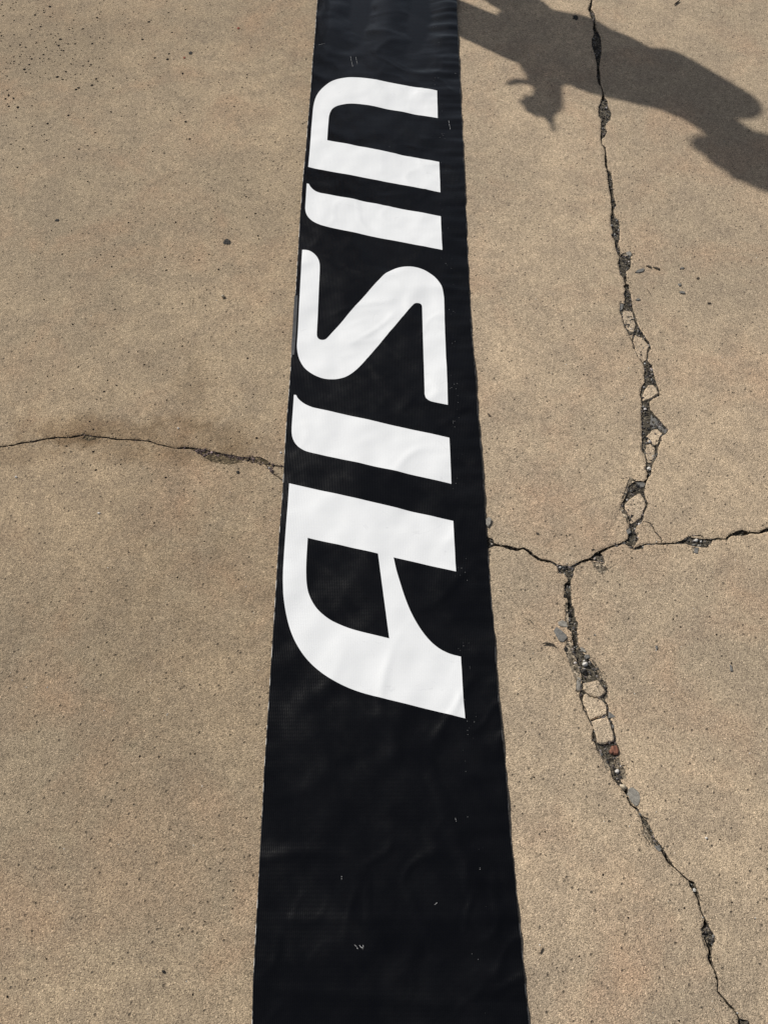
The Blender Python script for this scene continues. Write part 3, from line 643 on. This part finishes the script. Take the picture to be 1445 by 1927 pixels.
def bz(x, y):
    z = .0036
    z += .0022*noise.noise((x*7, y*5, 1.3)) + .0017*noise.noise((x*13+y*9, y*15-x*10, 4.1)) + .0007*noise.noise((x*26-y*12, y*24+x*16, 6.1))
    z += .00035*noise.noise((x*30, y*55, 7.7))
    h = sm(.09, .19, x)                                # puckered hem
    z += h*(.0021*noise.noise((x*6, y*42, 2.2))+.0008*noise.noise((x*12, y*110, 8.2)))
    far = sm(1.95, 2.35, y)                            # long ripples towards the far end
    z += far*(.0058*math.sin((x+.02*math.sin(y*4))*2*math.pi/.165+.8) + .0012*noise.noise((x*18, y*2.5, 11)))
    hf = sm(.03, .14, x)*sm(1.6, 2.1, y)               # ragged cross ripples, right half of the far end
    z += hf*(.0016*noise.noise((x*4, y*48, 5.2))+.0007*noise.noise((x*9, y*120, 3.2)))
    for sc_, amp, sd in ((8, .0011, 3.3), (15, .0007, 8.8), (6, .0010, 15.1)):     # soft creases
        rg = abs(noise.noise((x*sc_*.8+y*sc_*.5, y*sc_-x*sc_*.6, sd))); mk = noise.noise((x*5, y*4, sd+4))
        if mk > 0: z += amp*(1+.8*sm(.45, .2, y))*min(1, mk*3)*math.exp(-(rg/.08)**2)*(1-far*.5)
    for yy, amp, w in ((ycr1, .0011, .006), (ya+(yb-ya)*(x-XL)/(XR-XL), .0012, .007)):
        z += amp*math.exp(-((y-yy)/w)**2)
    if x < 0: z += .0006*math.exp(-((y-yc)/.004)**2)
    z += .0010*math.exp(-((y-(.62-.7*(x+.1)))/.012)**2)*sm(-.19, -.1, x)*sm(.06, -.02, x)
    # settle the long edges on the slab, the left one with a slight curl
    z += .0010*sm(XL+.03, XL, x)*(.5+.5*noise.noise((y*3, 1, 2)))
    return max(z, .0007)
def bxy(x, y):
    """gentle wander of the cut edges"""
    k = sm(.05, XR, x)
    return x+k*(.0016*noise.noise((y*9, 2, 5))+.0010*noise.noise((y*30, 6, 5)))+sm(-.05, XL, x)*.0010*noise.noise((y*7, 8, 1))

def spline(segs):
    """segs: points; ('S', [pts]) are smooth runs, bare points are corners"""
    pts = []
    flat = []
    for s in segs:
        if s[0] == 'S': flat.append(s)
        else: flat.append(('L', [s]))
    n = len(flat)
    for i, (kind, q) in enumerate(flat):
        if kind == 'L': pts += q; continue
        a = flat[i-1][1][-1]; b = flat[(i+1) % n][1][0]
        def ext(p, o, nx):
            d = math.hypot(p[0]-o[0], p[1]-o[1]) or 1; L = math.hypot(p[0]-nx[0], p[1]-nx[1])
            return (p[0]+(o[0]-p[0])/d*L, p[1]+(o[1]-p[1])/d*L)
        Q = [ext(q[0], a, q[1])]+list(q)+[ext(q[-1], b, q[-2])]
        for j in range(1, len(Q)-2):
            p0, p1, p2, p3 = [np.array(v, float) for v in Q[j-1:j+3]]
            for u in np.linspace(0, 1, 6, endpoint=False):
                pts.append(tuple(.5*((2*p1)+(-p0+p2)*u+(2*p0-5*p1+4*p2-p3)*u*u+(-p0+3*p1-3*p2+p3)*u**3)))
        pts.append(tuple(q[-1]))
    return pts
A_ = (520, 0, 3.6125); B_ = (520, 350, 3.6125); C_ = (500, 750, 3.1413); D_ = (480, 1050, 2.89)
def P1(z, x, y): return (z[0]+x/z[2], z[1]+y/z[2])
def PS(z, pts): return ('S', [P1(z, x, y) for x, y in pts])
LET = {}
LET['N'] = [spline([P1(A_, 1090, 627), P1(A_, 1095, 808), PS(A_, [(680, 730), (600, 717), (530, 710), (460, 714), (410, 728), (375, 754), (358, 790), (353, 835)]), P1(A_, 344, 960), P1(A_, 1105, 1105), P1(A_, 1112, 1311), P1(A_, 216, 1140), PS(A_, [(243, 800), (250, 730), (265, 672), (290, 625), (325, 588), (370, 558), (420, 540), (480, 531), (540, 531), (600, 537), (720, 556)])])]
LET['I1'] = [spline([P1(A_, 207, 1253), PS(A_, [(219, 1255), (232, 1275), (255, 1297), (290, 1313), (330, 1322)]), P1(B_, 1115, 211), P1(B_, 1125, 443), PS(B_, [(330, 282), (290, 270), (250, 250), (220, 225), (203, 198), (196, 165), (196, 140)])])]
LET['S'] = [spline([P1(B_, 175, 440), PS(B_, [(200, 442), (232, 453), (262, 475), (283, 505), (293, 540), (294, 585)]), PS(B_, [(274, 1000), (275, 1025), (284, 1042), (300, 1050), (318, 1051), (336, 1045), (354, 1028)]), PS(B_, [(680, 660), (725, 616), (768, 586), (810, 567), (850, 558), (890, 556), (940, 559), (992, 573), (1040, 598), (1080, 631), (1110, 672), (1127, 715), (1136, 770)]), P1(B_, 1163, 1494), PS(B_, [(1070, 1476), (1040, 1468), (1016, 1450), (1006, 1422), (1005, 1395)]), PS(B_, [(989, 845), (987, 818), (976, 804), (956, 800), (938, 804), (922, 818)]), PS(B_, [(600, 1194), (556, 1241), (512, 1278), (468, 1302), (420, 1315), (380, 1318), (330, 1315), (280, 1301), (232, 1276), (190, 1240), (162, 1196), (146, 1150), (139, 1090)])])]
LET['I2'] = [spline([P1(B_, 118, 1424), PS(B_, [(131, 1425), (145, 1447), (170, 1470), (204, 1492), (250, 1511)]), P1(C_, 1083, 237), P1(C_, 1095, 508), PS(C_, [(275, 325), (232, 312), (200, 294), (176, 270), (160, 238), (155, 205), (155, 170)])])]
LET['A'] = [spline([P1(C_, 136, 506), P1(C_, 1106, 727), P1(C_, 1122, 1028), P1(C_, 754, 942), PS(D_, [(764, 58), (785, 130), (810, 208), (840, 285), (875, 353), (915, 413), (957, 462), (1000, 497), (1042, 519), (1080, 532)]), P1(D_, 1117, 541), P1(D_, 1139, 877), PS(D_, [(640, 753), (570, 733), (500, 707), (430, 673), (370, 635), (310, 585), (260, 529), (220, 465), (190, 395), (168, 310), (155, 220), (152, 140), (154, 60)])]),
            spline([P1(C_, 248, 827), P1(C_, 662, 921), P1(D_, 728, 443), PS(D_, [(600, 412), (520, 389), (450, 361), (400, 335), (350, 295), (315, 250), (290, 195), (280, 140), (278, 80), (279, 30)])])]
LETG = {k: [[gp(*p) for p in loop] for loop in v] for k, v in LET.items()}
banner = bpy.data.objects.new('vinyl_banner', None); C.objects.link(banner); banner.empty_display_size = .1
tag(banner, 'long black woven vinyl banner with white slanted lettering, laid on the concrete', 'banner')
nx, ny = 74, int((Y1-Y0)/.0062)
gys = np.linspace(Y0, Y1, ny)
bvs = [(a+(b-a)*u, y) for y, a, b in zip(gys, edge_l(gys), edge_r(gys)) for u in np.linspace(0, 1, nx)]
bes = [(i, i+1) for i in range(nx-1)]+[((ny-1)*nx+i, (ny-1)*nx+i+1) for i in range(nx-1)]+[(j*nx, (j+1)*nx) for j in range(ny-1)]+[(j*nx+nx-1, (j+1)*nx+nx-1) for j in range(ny-1)]
for loops in LETG.values():
    for q in loops:
        q = densify(q, .006); k = len(bvs); bvs += q; bes += [(k+i, k+(i+1) % len(q)) for i in range(len(q))]
r = delaunay_2d_cdt([Vector(p) for p in bvs], bes, [], 0, 1e-6, False)
BV = np.array([(p.x, p.y) for p in r[0]]); BF = [tuple(f) for f in r[2]]
cen = np.array([BV[list(f)].mean(0) for f in BF])
keep = (cen[:, 0] > edge_l(cen[:, 1])) & (cen[:, 0] < edge_r(cen[:, 1]))
BF = [f_ for f_, k_ in zip(BF, keep) if k_]; cen = cen[keep]; blab = np.zeros(len(BF), int)
for n_, (k, loops) in enumerate(LETG.items()):
    m = inside(loops[0], cen)
    if len(loops) > 1: m &= ~inside(loops[1], cen)
    blab[m] = n_+1
BZ = [bz(x, y) for x, y in BV]; BX = [bxy(x, y) for x, y in BV]
def bsub(sel):
    used = {}; v = []; f = []
    for t_ in sel:
        g = []
        for i in t_:
            if i not in used: used[i] = len(v); v.append((BX[i], BV[i][1], BZ[i]))
            g.append(used[i])
        f.append(g)
    return v, f
v, f = bsub([t_ for t_, l in zip(BF, blab) if l == 0])
link('black_sheet', mesh('black_sheet', v, f), M_BLACK, banner, True)
for n_, k in enumerate(LETG):
    v, f = bsub([t_ for t_, l in zip(BF, blab) if l == n_+1])
    o = link('letter', mesh('letter', v, f), M_PRINT, banner, True)
    o['label'] = {'N': 'white printed letter N with rounded shoulder', 'I1': 'white printed letter I between N and S', 'S': 'white printed letter S', 'I2': 'white printed letter I between S and A', 'A': 'white printed letter A with curved back'}[k]
# the cut edges: a thin pale lip down to the slab
v = []; f = []
for e_ in (edge_l, edge_r):
    for y in gys:
        x = float(e_(y)); X = bxy(x, y); z = bz(x, y); s = -.0008 if x < 0 else .0005
        v += [(X, y, z), (X+s, y, z-.0005), (X+s, y, max(z-.0013, .0002))]
for e in (0, 1):
    k = e*ny*3
    for i in range(ny-1):
        for c_ in (0, 1):
            a, b = k+i*3+c_, k+(i+1)*3+c_
            f.append((a, b, b+1, a+1) if e == 1 else (a, a+1, b+1, b))
link('cut_edge', mesh('cut_edge', v, f), M_EDGE, banner)
# strip of grey tape on the left edge
tp = zg(530, 540, 12.04, [(292, 215), (362, 215), (352, 460), (340, 700), (325, 950), (308, 1200), (295, 1400), (282, 1550), (212, 1550), (222, 1300), (232, 1100), (248, 850), (262, 600), (278, 400)])
v = []; f = []
L_ = [tp[0]]+tp[:7:-1]; R_ = tp[1:8]
for i in range(40):
    u = i/39
    def at(q):
        s = u*(len(q)-1); j = min(int(s), len(q)-2); w = s-j
        return (q[j][0]*(1-w)+q[j+1][0]*w, q[j][1]*(1-w)+q[j+1][1]*w)
    a, b = at(L_), at(R_)
    for w in (0, .5, 1):
        x = a[0]*(1-w)+b[0]*w; y = a[1]*(1-w)+b[1]*w
        v.append((bxy(x, y), y, bz(x, y)+.0005))
for i in range(39):
    for c_ in (0, 1): f.append((i*3+c_, (i+1)*3+c_, (i+1)*3+c_+1, i*3+c_+1))
o = link('edge_tape', mesh('edge_tape', v, f), M_TAPE, banner, True); o['label'] = 'dull grey tape strip along the edge by letter S'
# a few scuffs through to the white scrim
for (x0, y0, x1, y1, w) in ((659, 107, 663, 126, .7), (669, 108, 672, 122, .7), (843.5, 229, 846.5, 244, .8), (667, 1778, 673, 1787, .8), (676, 1780, 683, 1787, .8), (683, 1779, 682, 1788, .6), (642, 1650, 643, 1656, .8), (856, 1540, 857, 1547, .7), (817, 1704, 821, 1700, .8), (600, 88, 611, 86, .5)):
    a, b = Vector(gp(x0, y0)), Vector(gp(x1, y1)); d_ = (b-a); s = Vector((-d_.y, d_.x)).normalized()*w*.0006
    v = []; n_ = 6
    for i in range(n_+1):
        p = a+d_*(i/n_); wob = Vector((random.uniform(-.0004, .0004), random.uniform(-.0004, .0004)))
        for q in (p+s+wob, p-s+wob): v.append((q.x, q.y, bz(q.x, q.y)+.00025))
    link('scuff', mesh('scuff', v, [(i*2, i*2+2, i*2+3, i*2+1) for i in range(n_)]), M_SCUFF, banner)

# ------------------------------------------------------------------ the bystander whose shadow falls on the slab
PB = Vector((-.46, 2.92, 0))
def bp(l, e, z): return PB + N*l + D*e + Vector((0, 0, z))
FRAME = np.array([N[:], D[:], (0, 0, 1)])
bm = bmesh.new(); bmesh.ops.create_icosphere(bm, subdivisions=3, radius=1); bm.verts.index_update()
UNIT_V = np.array([v.co[:] for v in bm.verts]); UNIT_F = np.array([[v.index for v in f.verts] for f in bm.faces]); bm.free()
def blobs(name, prims, voxel, mat, parent=None, smooth_it=3):
    """tapered limbs (p0, r0, p1, r1) and ellipsoids (p, (rl, re, rz)) fused into one skin"""
    vs = []; fs = []
    def ell(p, rad):
        k = len(vs)*len(UNIT_V)
        vs.append((UNIT_V*np.array(rad)+np.array(p)) @ FRAME + np.array(PB)); fs.append(UNIT_F+k)
    for q in prims:
        if len(q) == 2: ell(*q)
        else:
            p0, r0, p1, r1 = q; a, b = Vector(p0), Vector(p1); L = (b-a).length
            R0 = r0 if isinstance(r0, tuple) else (r0,)*3; R1 = r1 if isinstance(r1, tuple) else (r1,)*3
            n_ = max(2, int(L/(min(min(R0), min(R1))*.5))+1)
            for i in range(n_+1):
                u = i/n_; ell(a.lerp(b, u), tuple(R0[k]*(1-u)+R1[k]*u for k in range(3)))
    me = mesh(name, np.concatenate(vs).tolist(), np.concatenate(fs).tolist())
    tmp = bpy.data.objects.new(name+'_src', me); C.objects.link(tmp)
    rm = tmp.modifiers.new('r', 'REMESH'); rm.mode = 'VOXEL'; rm.voxel_size = voxel
    s_ = tmp.modifiers.new('s', 'SMOOTH'); s_.iterations = smooth_it; s_.factor = .5
    dg = bpy.context.evaluated_depsgraph_get()
    out = bpy.data.meshes.new_from_object(tmp.evaluated_get(dg)); bpy.data.objects.remove(tmp)
    out.name = name
    return link(name, out, mat, parent, True)
def cloth(name, a, b):
    t = NT(name); p = t.pos(); n1 = t.noise(p, 9, 4, .6)
    return t.set(Base_Color=t.mix(n1, a, b), Roughness=.9, Normal=t.bump(t.noise(p, 25, 4), .5, .01))
M_SKIN = stone('skin', (.42, .25, .17), (.48, .29, .20), 20, .1, .5)
M_HAIR = stone('dark_hair', (.03, .02, .015), (.06, .04, .03), 150, .9, .6)
M_SHIRT = cloth('shirt_cloth', (.16, .18, .22), (.20, .22, .27)); M_TROU = cloth('trouser_cloth', (.05, .06, .09), (.07, .08, .12))
M_SHOE = stone('shoe_leather', (.05, .045, .04), (.08, .07, .06), 60); M_EYE = stone('eye', (.6, .6, .58), (.7, .7, .68), 10, 0, .2)
HX, HE, HZ = (-.105, .12, .974)      # wrist of the far forearm
body_prims = [
    ((-.028, 0, 1.595), (.093, .076, .112)), ((-.053, 0, 1.522), (.064, .056, .080)), ((-.066, 0, 1.456), (.035, .032, .030)),   # skull, face, chin
    ((-.112, 0, 1.548), (.020, .014, .022)), ((-.112, 0, 1.585), (.016, .012, .03)), ((-.10, 0, 1.625), (.02, .05, .014)),     # nose, brow
    ((-.107, 0, 1.505), (.012, .024, .008)), ((-.105, 0, 1.493), (.012, .022, .008)),                                         # lips
    ((-.012, .077, 1.575), (.018, .008, .03)), ((-.012, -.077, 1.575), (.018, .008, .03)),                                     # ears
    ((.045, 0, 1.34), (.055, .06, .05), (.005, 0, 1.52), .050),
    ((.06, .0, 1.26), (.07, .13, .07), (.05, 0, .95), (.07, .11, .07)),
    ((.10, .155, 1.285), .046, (.145, .185, 1.03), .038), ((.145, .185, 1.02), .038, (HX, HE, HZ), .024),
    ((.06, -.165, 1.28), .046, (.10, -.215, 1.04), .038), ((.10, -.215, 1.04), .038, (-.035, -.13, 1.085), .027),
    # far hand: palm, four bent fingers of unequal length, thumb
    ((HX, HE, HZ), (.024, .026, .022), (HX-.080, HE, HZ+.038), (.027, .038, .027)),
    ((HX-.07, HE+.030, HZ+.04), .0095, (HX-.118, HE+.034, HZ+.040), .0085), ((HX-.118, HE+.034, HZ+.040), .0085, (HX-.158, HE+.04, HZ+.066), .0075),
    ((HX-.075, HE+.010, HZ+.04), .010, (HX-.140, HE+.012, HZ+.036), .009), ((HX-.140, HE+.012, HZ+.036), .009, (HX-.098, HE+.01, HZ+.004), .010),
    ((HX-.074, HE-.010, HZ+.04), .0095, (HX-.138, HE-.012, HZ+.032), .009), ((HX-.138, HE-.012, HZ+.032), .009, (HX-.098, HE-.012, HZ+.004), .010),
    ((HX-.068, HE-.030, HZ+.036), .009, (HX-.122, HE-.034, HZ+.022), .008), ((HX-.122, HE-.034, HZ+.022), .008, (HX-.098, HE-.034, HZ+.030), .007),
    ((HX-.03, HE-.02, HZ+.0), .012, (HX-.062, HE-.045, HZ-.02), .010), ((HX-.062, HE-.045, HZ-.02), .010, (HX-.084, HE-.05, HZ-.022), .008),
    # near hand cupped against the other one
    ((-.035, -.13, 1.085), (.026, .024, .024), (-.10, -.09, 1.105), (.026, .022, .034)),
] + [((-.10, -.088, 1.105+.017*k), .009, (-.135, -.055+.004*k, 1.110+.016*k), .0085) for k in (-1.4, -.5, .5, 1.4)] + [((-.135, -.055+.004*k, 1.110+.016*k), .0085, (-.145, -.022+.004*abs(k), 1.108+.014*k), .0075) for k in (-1.4, -.5, .5, 1.4)] + [
    ((-.05, -.115, 1.105), .011, (-.075, -.085, 1.145), .010), ((-.075, -.085, 1.145), .010, (-.105, -.06, 1.150), .008),
    ((-.04, .06, .88), .055, (-.075, .07, .47), .045), ((-.075, .07, .47), .045, (-.055, .08, .08), .034),
    ((.11, -.06, .92), .05, (.19, -.07, .48), .045), ((.19, -.07, .48), .045, (.25, -.08, .08), .034),
    ((.04, 0, .95), (.09, .09, .06)),
]
person = bpy.data.objects.new('person', None); person.location = PB; C.objects.link(person)
tag(person, 'person in shirt and dark trousers standing left of the banner, casting the shadow', 'person')
bpy.context.view_layer.update()
def under(o):
    o.parent = person; o.matrix_parent_inverse = Matrix.Translation(-PB); return o
under(blobs('body', body_prims, .0065, M_SKIN, None, 4))
under(blobs('shirt', [((.068, 0, 1.27), (.10, .135, .06), (.050, 0, 1.13), (.142, .145, .07)), ((.050, 0, 1.13), (.142, .145, .07), (.040, 0, .985), (.135, .12, .05)),
    ((.105, 0, 1.25), (.085, .12, .07)), ((.072, .0, 1.03), (.122, .12, .06)), ((.125, .148, 1.288), .064, (.155, .182, 1.10), .060), ((.06, -.155, 1.285), .060, (.09, -.20, 1.10), .055), ((.045, 0, 1.33), (.07, .10, .04))], .010, M_SHIRT))
under(blobs('trousers', [((.035, 0, .955), (.122, .10, .05)), ((-.032, .06, .90), (.077, .070, .07), (-.058, .07, .47), .064), ((-.058, .07, .47), .064, (-.045, .08, .10), .055),
    ((.11, -.06, .93), (.062, .062, .05), (.19, -.07, .48), .058), ((.19, -.07, .48), .058, (.255, -.08, .10), .055)], .010, M_TROU))
for (l, e) in ((-.055, .08), (.25, -.08)):
    under(blobs('shoe', [((l+.03, e, .05), (.05, .042, .05)), ((l, e, .045), (.06, .044, .045), (l-.15, e, .030), (.05, .046, .030)), ((l-.05, e, .012), (.13, .046, .012))], .007, M_SHOE))
under(blobs('hair', [((-.015, 0, 1.635), (.090, .080, .085)), ((.035, 0, 1.59), (.045, .072, .075)), ((-.06, 0, 1.675), (.05, .06, .035))], .007, M_HAIR))
for s in (1, -1):
    under(blobs('eye', [((-.112, s*.031, 1.575), (.012, .012, .012))], .003, M_EYE))
